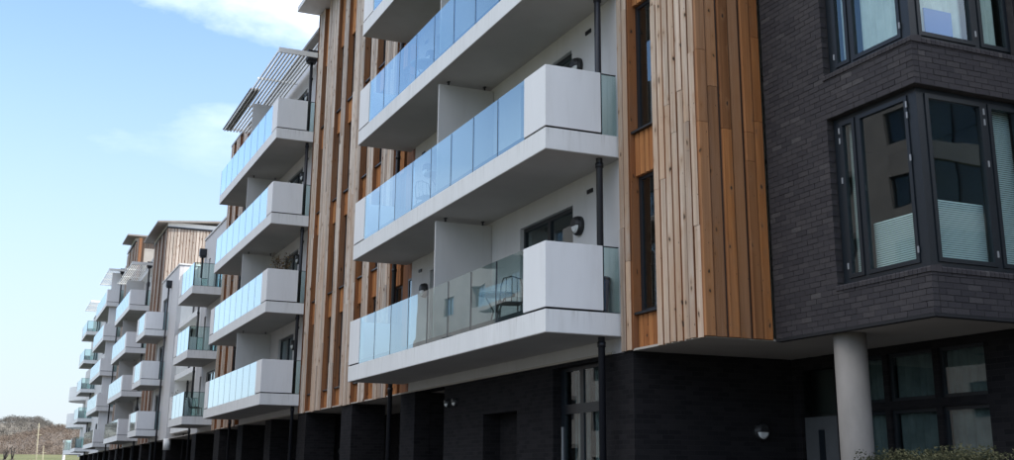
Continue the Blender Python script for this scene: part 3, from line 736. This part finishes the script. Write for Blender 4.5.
wall_lamp(b2, (XV+.02, 23.45, 3.12), r=.09); wall_lamp(b2, (XV+.02, 23.0, 3.12), r=.09)
wall_lamp(b2, (11.07, 15.46, 2.33), face='y', r=.14)
MB().box(XV-.03, XV+.6, 36.62, 36.64, 3.0, 3.4)

# ------------------------------------------------------------------ block 3: second stack, lower white wing behind it
B0, B1 = 36.65, 47.35
b3 = thing('apartment_block', (12, 48, 0), 'second block with four stacked balconies under a slatted metal sun louvre', 'apartment block')
for l in (1, 2, 3, 4): balcony(b3, B0, B1, l, far='panel' if l < 3 else 'glass')
stack_wall(b3, 36.67, 47.1, B0, B1, (1,2,3,4), 16.08)
pipe(b3, 8.58, 36.82, .12, 15.36, hopper=True); pipe(b3, 8.62, 47.75, .12, 15.3)
timber(b3, 47.55, 52.9, SOF, 16.5, [(48.3, 48.95), (50.0, 50.7), (51.6, 52.2)], (1,2,3,4), separate=False, mat=W_SILV)
MB().box(XV+.08, XV+.3, 47.1, 47.55, SOF, 16.0).build('brown_panel', W_REV, b3)
louvre(b3, B0+.03, 47.0, 15.46, wide_from=41.3)
mass(b3, 36.7, 52.9, SOF, 16.5)
MB().box(XW+.0, 19, 36.8, 53, 16.52, 16.62).build('roof', ROOFM, b3)
def glass_balcony(block, y0, y1, l): return balcony(block, y0, y1, l, near='glass', far='panel', ng=3, divider=False)
for l in (1, 2, 3): glass_balcony(b3, 53.05, 57.45, l)
wops = [(53.6, 55.9, zl(l)+.02, zl(l)+2.15) for l in (1,2,3)]+[(57.3, 57.8, zl(l)+.3, zl(l)+2.1) for l in (1,2,3)]
white_wall(b3, 52.9, 59.3, SOF, 13.2, wops)
for o in wops[:3]: door(b3, *o, curtain=.6)
for o in wops[3:]:
    f = MB(); f.box(XV+.08, XV+.14, o[0], o[0]+.05, o[2], o[3]); f.box(XV+.08, XV+.14, o[1]-.05, o[1], o[2], o[3]); f.box(XV+.08, XV+.14, o[0]+.05, o[1]-.05, o[2], o[2]+.05); f.box(XV+.08, XV+.14, o[0]+.05, o[1]-.05, o[3]-.05, o[3])
    wn = f.build('window', FRAME, b3); MB().box(XV+.1, XV+.115, o[0]+.051, o[1]-.051, o[2]+.051, o[3]-.051).build('pane', WGLASS, wn)
MB().box(XV-.05, XV+.3, 52.92, 59.35, 13.2, 13.28).build('coping', EAVE, b3)
MB().box(XV+.02, XV+.6, 59.3, 59.5, SOF, 13.2).build('rendered_return', WALLW, b3)
mass(b3, 52.95, 59.3, SOF, 13.2, levels=(1,2,3))
pipe(b3, 8.68, 58.75, .12, 12.3, hopper=True)
piers(b3, [(35.91, 36.96), (40.87, 41.86), (45.92, 47.0), (51.01, 52.3), (57.3, 58.6)])
gb = MB(); gb.box(11.4, 11.6, 36.1, 59.4, .12, SOF-.004)
for y in (36.1, 41.0, 46.1, 51.2, 57.4): gb.box(XV+.905, 11.399, y, y+.7, .12, SOF-.004)
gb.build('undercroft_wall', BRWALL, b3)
MB().box(XV-.06, 11.6, 36.66, 59.4, SOF-.001, SOF+.03).build('soffit', SOFF, b3)
wall_lamp(b3, (10.02, 35.9, 2.35), face='y', r=.14)

# ------------------------------------------------------------------ block 4: white return wing, timber tower, third long stack
b4 = thing('apartment_block', (12, 80, 0), 'third block with white return wing and tall brown timber tower under thin roof', 'apartment block')
white_wall(b4, 67.56, 75.0, SOF, 13.3, [(71.6, 73.9, zl(l)+.02, zl(l)+2.13) for l in (1,2,3)], x=XW)
for l in (1,2,3): door(b4, 71.6, 73.9, zl(l)+.02, zl(l)+2.13, x=XW)
MB().box(XW-.05, 19, 67.5, 75, 13.3, 13.38).build('coping', EAVE, b4)
MB().wall('y', 67.56, 67.8, XW+.252, 9.77, SOF, 13.3, []).build('rendered_return', WHITE, b4)
rw = [(61.0, 63.4, zl(l)+.02, zl(l)+2.13) for l in (1,2,3)]+[(64.5, 66.8, zl(l)+.02, zl(l)+2.13) for l in (1,2,3)]
white_wall(b4, 59.5, 67.8, SOF, 13.2, rw, x=9.78)
for o in rw: door(b4, *o, x=9.78)
for l in (1,2,3):
    MB().box(XV+.1, 9.78, 59.5, 67.55, zl(l)-.3, zl(l)).build('recess_floor', WHITE, b4)
for l in (1,2,3): balcony(b4, 70.95, 75.6, l, ng=3, divider=False)
pipe(b4, 8.60, 70.6, .12, 12.45, hopper=True); pipe(b4, 9.6, 66.9, .12, 12.3)
timber(b4, 75.0, 81.6, SOF, 16.9, [(76.2, 76.9), (78.2, 78.9), (80.2, 80.8)], (1,2,3,4), separate=False, mat=W_GREY)
tj = MB(); x = XW+.05
while x < 15:
    tj.tint = random.uniform(.01, .99); tj.box(x, x+.16, 74.97, 75.0, 13.4, 16.9); x += .20
te = MB().box(XW+.05, 15.2, 75.002, 75.05, 13.38, 16.9).build('tower_side', W_REV, b4); tag(tj.build('board_row', W_GREY, te), kind='stuff')
rt4 = MB(); rt4.box(XW-.02, 15.4, 74.9, 81.9, 16.92, 17.0); rt4.build('roof_edge', PIPE, b4)
MB().box(XW+.0, 15.3, 74.93, 81.9, 17.0, 17.28).build('white_upstand', EAVE, b4)
rp = MB(); rp.add([(XW-.68, 74.6, 17.16), (15.6, 74.6, 17.75), (15.6, 82.2, 17.75), (XW-.68, 82.2, 17.16), (XW-.68, 74.6, 17.26), (15.6, 74.6, 17.87), (15.6, 82.2, 17.87), (XW-.68, 82.2, 17.26)],
       [(0,3,2,1),(4,5,6,7),(0,1,5,4),(1,2,6,5),(2,3,7,6),(3,0,4,7)]); rp.build('roof', ROOFM, b4)
C0, C1 = 82.0, 92.3
for l in (1,2,3,4): balcony(b4, C0, C1, l, far='glass', divider=True)
stack_wall(b4, 81.62, 92.5, C0, C1, (1,2,3,4), 16.08)
louvre(b4, C0, 92.2, 15.6)
pipe(b4, 8.6, 82.2, .12, 15.5, hopper=True); pipe(b4, 8.6, 92.6, .12, 15.3, hopper=True)
mass(b4, 67.6, 74.9, SOF, 13.3, levels=(1,2,3)); mass(b4, 75.05, 92.5, SOF, 16.9)
piers(b4, [(67.6, 68.8), (74.2, 75.2), (79.5, 80.5), (85, 86), (90.5, 91.5)])
gb = MB(); gb.box(11.4, 11.6, 59.5, 93, .12, SOF-.004)
for y in (67.6, 74.3, 79.6, 85.1, 90.6): gb.box(XV+.905, 11.399, y, y+.7, .12, SOF-.004)
gb.build('undercroft_wall', BRWALL, b4)
MB().box(XV-.06, 11.6, 59.42, 93, SOF-.001, SOF+.03).build('soffit', SOFF, b4)
link('round_cap', MB().tube([(8.75, 66.9, 2.9), (8.75, 66.9, 3.5)], .2, 14).mesh('round_cap', WHITE), b4)

# ------------------------------------------------------------------ block 5: fourth stack, one floor higher
b5 = thing('apartment_block', (12, 105, 0), 'fourth block, one floor taller, with grey timber tower and white fin wall', 'apartment block')
timber(b5, 93.0, 101.8, SOF, 19.6, [(94.2, 94.9), (96.2, 96.9), (99.0, 99.7)], (1,2,3,4,5), separate=False, mat=W_GREY)
tj = MB(); x = XW+.05
while x < 13.6:
    tj.tint = random.uniform(.01, .99); tj.box(x, x+.16, 95.9, 95.93, 15.9, 19.75); x += .20
te = MB().box(XW+.37, 13.8, 95.932, 95.98, 15.8, 19.75).build('tower_side', W_REV, b5); tag(tj.build('board_row', W_GREY, te), kind='stuff')
MB().box(XW-.02, 13.9, 95.85, 102, 19.77, 19.86).build('roof_edge', PIPE, b5); MB().box(XW, 13.85, 95.88, 102, 19.86, 20.1).build('white_upstand', EAVE, b5)
MB().box(XW-.7, 14, 95.0, 99.3, 20.1, 20.22).build('roof', ROOFM, b5)
G0, G1 = 102.4, 113.6
for l in (1,2,3,4,5): balcony(b5, G0, G1, l, near='panel', far='glass', divider=False)
MB().box(XF+.28, XV-.01, G0+.35, G0+.5, SOF, zl(1)-ST-.002).build('fin_wall', WHITE, b5)
for l in (1,2,3,4,5): MB().box(XF+.28, XV-.01, G0+.35, G0+.5, zl(l)+.002, zl(l)+H-ST-.002).build('fin_wall', WHITE, b5)
stack_wall(b5, 101.8, 116, G0, G1, (1,2,3,4,5), 18.9)
louvre(b5, G0-.5, 111, 18.3); pipe(b5, 8.5, 102.2, .12, 18.2, hopper=True)
mass(b5, 93.1, 116, SOF, 19.0, levels=(1,2,3,4,5))
piers(b5, [(96, 97), (101.5, 102.5), (107, 108), (112.5, 113.5)])
gb = MB(); gb.box(11.4, 11.6, 93.02, 116, .12, SOF-.004)
for y in (96.1, 101.6, 107.1, 112.6): gb.box(XV+.905, 11.399, y, y+.7, .12, SOF-.004)
gb.build('undercroft_wall', BRWALL, b5)
MB().box(XV-.06, 11.6, 93.02, 116, SOF-.001, SOF+.03).build('soffit', SOFF, b5)

# ------------------------------------------------------------------ block 6: far end block with rounded corner
b6 = thing('apartment_block', (12, 130, 0), 'farthest white block ending in rounded corner balconies before the hills', 'apartment block')
for l in (1,2,3,4,5): balcony(b6, 125.0, 132.0, l, near='glass', far='panel', ng=4, divider=False)
w6 = [(126.2, 129.4, zl(l)+.02, zl(l)+2.13) for l in (1,2,3,4,5)]+[(117.5, 119.8, zl(l)+.02, zl(l)+2.13) for l in (1,2,3,4,5)]
white_wall(b6, 116.02, 137, SOF, 18.4, w6)
for o in w6: door(b6, *o)
louvre(b6, 121.5, 129.4, 18.2); pipe(b6, 8.5, 125.6, .12, 17.9, hopper=True)
mass(b6, 116.1, 137, SOF, 18.4, levels=(1,2,3,4,5))
MB().box(XV-.05, 19, 116, 137.2, 18.42, 18.5).build('coping', EAVE, b6)
for l in (1, 2, 3):
    z = zl(l); pts = []; n = 18; rad = 1.9; cx_, cy_ = 9.15, 140.2
    outer = [(cx_-rad*math.sin(math.pi*k/n)*1.0, cy_-3.6*math.cos(math.pi*k/n)) for k in range(n+1)]
    sl = MB().prism(outer[::-1], z-.45, z); cb_ = sl.build('curved_balcony', WHITE, b6)
    if l > 1:
        inner = [(cx_-(rad-.12)*math.sin(math.pi*k/n), cy_-3.48*math.cos(math.pi*k/n)) for k in range(n+1)]
        pm = MB(); pm.prism((outer+inner[::-1])[::-1], z+.003, z+1.05); pm.build('curved_parapet', PANEL, cb_)
    else:
        gm = MB()
        for k in range(n): gm.bar((*outer[k], z+.55), (*outer[k+1], z+.55), .02, 1.08)
        gm.build('curved_glass', GLASS, cb_)
MB().box(9.15, 15, 137.02, 146, SOF, 13.2).build('rendered_wall', WALLW, b6)
piers(b6, [(118, 119), (124, 125), (130, 131), (136, 137)])
gb = MB(); gb.box(11.4, 11.6, 116.02, 146, .12, SOF-.004)
for y in (118.1, 124.1, 130.1, 136.1): gb.box(XV+.905, 11.399, y, y+.7, .12, SOF-.004)
gb.build('undercroft_wall', BRWALL, b6)
MB().box(XV-.06, 11.6, 116.02, 137, SOF-.001, SOF+.03).build('soffit', SOFF, b6)

# ------------------------------------------------------------------ buildings mirrored in the glass: across the road and behind the camera
OPW = mottled('tan_brick', (.12,.105,.10), (.16,.14,.13), 1.2, .85)
ob = thing('apartment_block', (-20, 55, 0), 'tan brick block across the road, seen mirrored in the bay window', 'apartment block')
oops = [(y, y+2.0, z+.9, z+2.3) for y in range(30, 80, 6) for z in (.5, 3.4, 6.3, 9.2, 12.1, 15.0)]
MB().wall('x', -14.8, -14.5, 26, 86, 0.12, 18.8, oops).build('brick_wall', OPW, ob)
MB().box(-30, -16.5, 26, 86, .12, 18.7).build('inner_walls', INTER, ob)
MB().box(-30.3, -14.2, 25.8, 86.2, 18.8, 19.1).build('roof', ROOFM, ob)
wf = shared(('op_window',), lambda m: m.box(-14.7, -14.64, 0, .08, .9, 2.3).box(-14.7, -14.64, 1.92, 2.0, .9, 2.3).box(-14.7, -14.64, .96, 1.04, .9, 2.3).box(-14.7, -14.64, .08, .96, .9, .98).box(-14.7, -14.64, 1.04, 1.92, .9, .98).box(-14.7, -14.64, .08, .96, 2.22, 2.3).box(-14.7, -14.64, 1.04, 1.92, 2.22, 2.3), FRAME)
wp = shared(('op_pane',), lambda m: m.box(-14.68, -14.665, .081, 1.919, .981, 2.219), WGLASS)
for o in oops: wn = link('window', wf, ob, (0, o[0], o[2]-.9)); link('pane', wp, wn, (0, o[0], o[2]-.9))
osl = shared(('op_balcony',), lambda m: m.box(-14.5, -13.0, 0, 5.5, -.25, 0), OPW); ogl = shared(('op_glass',), lambda m: m.box(-13.05, -13.03, 0, 5.5, 0, 1.1), GLASS)
for y in range(28, 76, 12):
    for z in (3.4, 6.3, 9.2, 12.1, 15.0): bb = link('balcony', osl, ob, (0, y+.0, z+.2)); link('glass_panel', ogl, bb, (0, y, z+.2))
rb = thing('apartment_block', (35, -18, 0), 'plain beige block behind the viewer, seen mirrored in the corner window', 'apartment block')
rops = [(x, x+3.2, z+.3, z+2.4) for x in range(22, 52, 6) for z in (3.4, 6.3, 9.2, 12.1, 15.0)]
MB().wall('y', -14.3, -14.0, 18, 56, .12, 19.6, rops).build('rendered_wall', mottled('beige_render', (.42,.38,.35), (.50,.46,.42), 1, .8), rb)
MB().box(18, 56, -26, -15.6, .12, 19.5).build('inner_walls', INTER, rb); MB().box(17.8, 56.2, -26.2, -13.8, 19.6, 19.8).build('roof', ROOFM, rb)
for o in rops:
    f = MB(); f.box(o[0], o[0]+.08, -14.2, -14.1, o[2], o[3]); f.box(o[1]-.08, o[1], -14.2, -14.1, o[2], o[3]); f.box(o[0]+1.6, o[0]+1.68, -14.2, -14.1, o[2], o[3])
    wn = f.build('window', FRAME, rb); MB().box(o[0]+.08, o[1]-.08, -14.16, -14.14, o[2], o[3]).build('pane', WGLASS, wn)

# ------------------------------------------------------------------ things on the balconies
def table(loc, label, rz=0):
    t = thing('bistro_table', loc, label, 'table', 'balcony tables')
    n = 24; MB().prism([(.34*math.cos(2*math.pi*k/n), .34*math.sin(2*math.pi*k/n)) for k in range(n)], .70, .73).build('table_top', TABLE, None).parent = t
    lg = MB()
    for k in range(3):
        a = 2*math.pi*k/3+.4
        lg.tube([(.22*math.cos(a), .22*math.sin(a), .70), (.06*math.cos(a), .06*math.sin(a), .42), (.10*math.cos(a), .10*math.sin(a), .25), (.27*math.cos(a), .27*math.sin(a), .0)], .014, 6)
    lg.build('table_frame', STEEL, None).parent = t
    t.rotation_euler = (0, 0, rz); return t
def chair(loc, rz, label):
    t = thing('garden_chair', loc, label, 'chair', 'balcony chairs')
    MB().box(-.2, .2, -.2, .2, .43, .455).build('seat', STEEL, None).parent = t
    bk = MB(); bk.tube([(-.19, .2, .45), (-.19, .25, .70), (-.15, .27, .84), (0, .28, .88), (.15, .27, .84), (.19, .25, .70), (.19, .2, .45)], .012, 6)
    for x in (-.1, 0, .1): bk.tube([(x, .21, .45), (x, .275, .86)], .008, 5)
    bk.build('backrest', STEEL, None).parent = t
    for x, y in ((-.18, -.18), (.18, -.18), (-.18, .18), (.18, .18)):
        MB().tube([(x, y, .44), (x*1.15, y*1.15, 0)], .012, 6).build('leg', STEEL, None).parent = t
    t.rotation_euler = (0, 0, rz); return t
def potted(loc, r, h, label, seed, nb=14, leaf=.06, cols=None):
    rnd = random.Random(seed); t = thing('potted_shrub', loc, label, 'plant', 'balcony plants')
    m = MB(); m.tube([(0,0,0), (0,0,.32)], [.14, .18], 14); m.build('pot', CONC, None).parent = t
    st = MB(); lf = MB()
    for i in range(nb):
        a = rnd.uniform(0, 6.28); q = rnd.uniform(.25, 1)*r; tip = Vector((q*math.cos(a), q*math.sin(a), rnd.uniform(.55, 1)*h)); mid = Vector((tip.x*.35, tip.y*.35, tip.z*.55))
        st.tube([(0, 0, .3), mid, tip], [.012, .008, .003], 5)
        for k in range(26):
            s_ = rnd.uniform(.35, 1.02); p = (mid.lerp(tip, (s_-.35)/.67))+Vector([rnd.gauss(0, .05) for _ in range(3)])
            d = Vector([rnd.gauss(0, 1) for _ in range(3)]).normalized()*leaf*rnd.uniform(.6, 1.3); e = d.orthogonal().normalized()*leaf*.32
            lf.tint = rnd.uniform(.01, .99); lf.add([p, p+d*.5+e, p+d, p+d*.5-e], [(0,1,2,3)])
    st.build('stem', BARK, None).parent = t
    lf.build('leaves', cols or LEAF, None).parent = t
    return t
def leafmat(name, a, b):
    M = Mat(name, .85, a, .1); M.color(M.ramp(M.rnd(), [(0, a), (1, b)])); return M.m
LEAF = leafmat('leaf_green', (.035,.05,.02), (.09,.10,.04)); LEAFR = leafmat('leaf_dry', (.07,.05,.025), (.17,.12,.06)); HEDGE = leafmat('leaf_hedge', (.012,.015,.007), (.034,.035,.017))
table((8.1, 19.15, zl(1)), 'small round bistro table behind the lowest nearest glass balustrade')
chair((8.0, 18.35, zl(1)), 2.9, 'metal garden chair by the table on the lowest nearest balcony')
table((7.95, 21.9, zl(2)), 'small round bistro table on the middle nearest balcony'); chair((8.05, 22.9, zl(2)), .2, 'metal garden chair beside the table on the middle nearest balcony')
table((8.0, 23.2, zl(3)), 'small round bistro table on the upper nearest balcony'); chair((8.0, 24.1, zl(3)), .1, 'metal garden chair on the upper nearest balcony')
potted((8.12, 37.35, zl(2)), .42, 1.75, 'bushy dry potted shrub rising over a white parapet', 3, 30, .07, LEAFR)
potted((7.85, 56.9, zl(1)), .40, 1.35, 'dark potted shrub at the far end of a low glass balcony', 5, 12, .09)
chair((8.1, 53.9, zl(1)), 1.2, 'dark garden chair behind the glass end of the low small balcony'); chair((8.3, 54.7, zl(1)), 2.2, 'second dark garden chair on the low small balcony')
sb = thing('storage_tub', (8.70, 16.28, zl(1)), 'dark blue storage tub behind the end glass of the lowest nearest balcony', 'tub')
MB().tube([(0,0,0), (0,0,.55), (0,0,.6)], [.11, .14, .15], 16).build('tub_body', plain('tub_blue', (.02,.05,.14), .5), None).parent = sb
MB().tube([(0,0,.6), (0,0,.64)], .155, 16).build('tub_lid', plain('tub_lid', (.015,.03,.08), .5), None).parent = sb

# hedge in front of the column
rnd = random.Random(11); hg = thing('hedge', (9.0, 9.6, .12), 'dark clipped hedge in front of the round concrete column', 'hedge')
hl = MB(); hs = MB()
for i in range(26000):
    u = rnd.uniform(-1, 1); v_ = rnd.uniform(-1, 1); w_ = rnd.random()**.28
    top = 1.745+.05*math.sin(u*7)+.03*math.sin(u*19+1)+rnd.gauss(0, .018)
    p = Vector((rnd.uniform(-.05, .05)+v_*.42*(1-.1*w_)+.18*u, u*1.0, top*w_))
    d = Vector((rnd.gauss(0, 1), rnd.gauss(0, 1), rnd.gauss(.4, 1))).normalized()*rnd.uniform(.022, .042); e = d.orthogonal().normalized()*.011
    hl.tint = rnd.uniform(.01, .99); hl.add([p, p+d*.5+e, p+d, p+d*.5-e], [(0,1,2,3)])
for i in range(120):
    u = rnd.uniform(-.95, .95); b_ = Vector((.18*u+rnd.uniform(-.25, .25), u, 0)); t_ = b_+Vector((rnd.gauss(0, .08), rnd.gauss(0, .08), 1.56+rnd.gauss(0, .05)))
    hs.tube([b_, b_.lerp(t_, .5), t_], [.012, .008, .003], 4)
tag(hl.build('leaves', HEDGE, None), kind='stuff').parent = hg; hs.build('stem', BARK, None).parent = hg

# ------------------------------------------------------------------ hills and what stands before them
HILLF = mottled('hill_scrub', (.10,.08,.063), (.13,.105,.082), .03, .95); HILLB = mottled('hill_wood_floor', (.10,.09,.075), (.16,.14,.11), .02, .95)
TREEF = leafmat('bare_twig_brown', (.105,.082,.066), (.165,.132,.108)); TREEB = leafmat('bare_twig_grey', (.085,.08,.072), (.125,.116,.105))
TREEG = leafmat('evergreen', (.05,.06,.045), (.10,.11,.08))
def interp(tab, x):
    if x <= tab[0][0]: return tab[0][1]
    for (a, b), (c, d) in zip(tab, tab[1:]):
        if x <= c: return b+(d-b)*(x-a)/(c-a)
    return tab[-1][1]
def hill(name, Y, tab, depth, mat):
    m = MB(); nx, ny = 90, 14; x0, x1 = tab[0][0], tab[-1][0]; vs_ = []
    for j in range(ny+1):
        s_ = j/ny
        for i in range(nx+1):
            x = x0+(x1-x0)*i/nx; prof = math.sin(min(1, s_*1.25)*math.pi/2)
            vs_.append((x, Y-depth+s_*depth*1.4, interp(tab, x)*prof*(1-.25*max(0, s_-.8)/.2)-.5+math.sin(x*.05)*math.sin(s_*9)*1.2))
    fs = [(j*(nx+1)+i, j*(nx+1)+i+1, (j+1)*(nx+1)+i+1, (j+1)*(nx+1)+i) for j in range(ny) for i in range(nx)]
    m.add(vs_, fs, True); o = m.build(name, mat); tag(o, kind='structure'); return o
FT = [(-900, 26), (-400, 26), (-150, 28), (5, 30), (25, 35), (50, 41), (65, 43), (140, 46), (500, 52), (900, 44)]
BT = [(-1500, 60), (-600, 80), (-100, 84), (6, 86), (22, 89), (68, 89), (89, 77), (105, 69), (150, 62), (400, 60), (1500, 60)]
FY, BY = 1200, 2200
hill('hill', FY, FT, 420, HILLF); hill('far_hill', BY, BT, 700, HILLB)
def wood_mass(name, Y, tab, depth, n, xr, h, mat, seed, twig, nk=34):
    rnd = random.Random(seed); m = MB()
    for i in range(n):
        x = rnd.uniform(*xr); s_ = rnd.uniform(.04, .84); prof = math.sin(min(1, s_*1.25)*math.pi/2)
        y = Y-depth+s_*depth*1.4; z = interp(tab, x)*prof-.8; hh = h*rnd.uniform(.6, 1.25); rr = hh*rnd.uniform(.35, .5)
        t0 = rnd.uniform(.01, .8)
        for k in range(nk):
            a = rnd.uniform(0, 6.28); q = rr*rnd.random()**.5; zz = z+hh*rnd.uniform(.15, 1.0)*(1-.25*(q/rr)**2)
            m.tint = min(.99, t0+rnd.uniform(0, .19)); p = Vector((x+q*math.cos(a), y+q*math.sin(a), zz))
            d = Vector((rnd.gauss(0, .6), rnd.gauss(0, .6), 1)).normalized()*hh*rnd.uniform(.10, .24); e = Vector((rnd.gauss(0, 1), rnd.gauss(0, 1), .2)).normalized()*hh*twig
            m.add([p-e, p+e, p+d], [(0,1,2)])
    o = m.build(name, mat); tag(o, kind='stuff'); return o
wood_mass('bare_hillside_wood', FY, FT, 420, 4200, (-260, 280), 6.0, TREEF, 21, .035, 64)
wood_mass('far_hillside_wood', BY, BT, 700, 4200, (-420, 420), 10, TREEB, 22, .04, 60)
wood_mass('evergreen_wood', BY, [(a, b*.80) for a, b in BT], 700, 260, (-250, 300), 11, TREEG, 23, .05, 60)
gm_ = MB(); gm_.add([(-60, 420, .2), (200, 420, .2), (200, 700, 13), (-60, 700, 11), (-60, 820, 10), (200, 820, 12)], [(0,1,2,3), (3,2,5,4)]); tag(gm_.build('grass_bank', GRAS), kind='structure')
rnd = random.Random(77); m_ = MB()
for i in range(420):
    x = rnd.uniform(-30, 120); y = rnd.choice((rnd.uniform(430, 560), rnd.uniform(690, 830))); z = .2+12*max(0, min(1, (y-420)/280))-.3; hh = rnd.uniform(1.2, 3.6)*(1 if y > 600 else .7); t0 = rnd.uniform(.01, .7)
    for k in range(30):
        p = Vector((x+rnd.gauss(0, hh*.5), y+rnd.gauss(0, hh*.4), z+rnd.uniform(0, hh))); m_.tint = t0+rnd.uniform(0, .25)
        d = Vector((rnd.gauss(0, .5), rnd.gauss(0, .5), 1)).normalized()*hh*.3; e = Vector((rnd.gauss(0, 1), rnd.gauss(0, 1), 0)).normalized()*hh*.07; m_.add([p-e, p+e, p+d], [(0,1,2)])
tag(m_.build('scrub', TREEF), kind='stuff')
# mast poles and pollarded trees on the bank
def mast(x, y, z0, z1, r, lean, label):
    t = thing('mast_pole', (x, y, z0), label, 'pole', 'masts before the hill')
    MB().tube([(0,0,0), (lean, 0, z1-z0)], [r, r*.55], 8).build('pole', MAST, None).parent = t
    MB().tube([(lean*.8-.6, 0, (z1-z0)*.8), (lean*.8+.6, 0, (z1-z0)*.8)], r*.4, 6).build('cross_arm', MAST, None).parent = t
mast(8.2, 250, -.03, 11.2, .10, -.3, 'tall pale mast leaning before the hillside')
mast(9.4, 250, -.03, 6.9, .09, -.2, 'short pale mast beside the taller leaning one')
def bare_tree(x, y, h, label, seed):
    rnd = random.Random(seed); t = thing('pollard_tree', (x, y, 0), label, 'tree', 'pollarded trees at left edge')
    tr = MB(); tr.tube([(0,0,0), (.1,0,h*.3), (0,.1,h*.62)], [.32,.26,.24], 8); tr.build('trunk', BARK, None).parent = t
    cr_ = MB()
    for i in range(5):
        a = rnd.uniform(0, 6.28); q = rnd.uniform(.25, .75); e = Vector((q*math.cos(a), q*math.sin(a), h*rnd.uniform(.78, .95)))
        cr_.tube([(0, .1, h*.6), Vector((e.x*.5, e.y*.5, h*.7)), e], [.12, .10, .12], 6)
        for k in range(4):
            d = e+Vector((rnd.gauss(0, .25), rnd.gauss(0, .25), rnd.uniform(.1, .45))); cr_.tube([e, d], [.045, .015], 4)
    cr_.build('crown', BARK, None).parent = t
bare_tree(3.2, 215, 6.3, 'dark pollarded bare tree at the far left edge', 31); bare_tree(2.0, 212, 6.1, 'shorter dark pollarded bare tree at the far left edge', 32)
# pale shelter at the foot of the far end
sh = thing('shelter', (12.6, 168, 0), 'small white flat roofed shelter beyond the last block', 'shelter')
MB().box(-4, 1.2, -1.2, 1.2, 5.6, 5.9).build('roof', CARW, None).parent = sh
for x, y in ((-3.8, -1), (1, -1), (-3.8, 1), (1, 1)): MB().box(x-.12, x+.12, y-.12, y+.12, 0, 5.6).build('post', CARW, None).parent = sh
MB().box(-1.2, 1.0, .2, 1.0, 0, 4.9).build('kiosk_wall', CARW, None).parent = sh
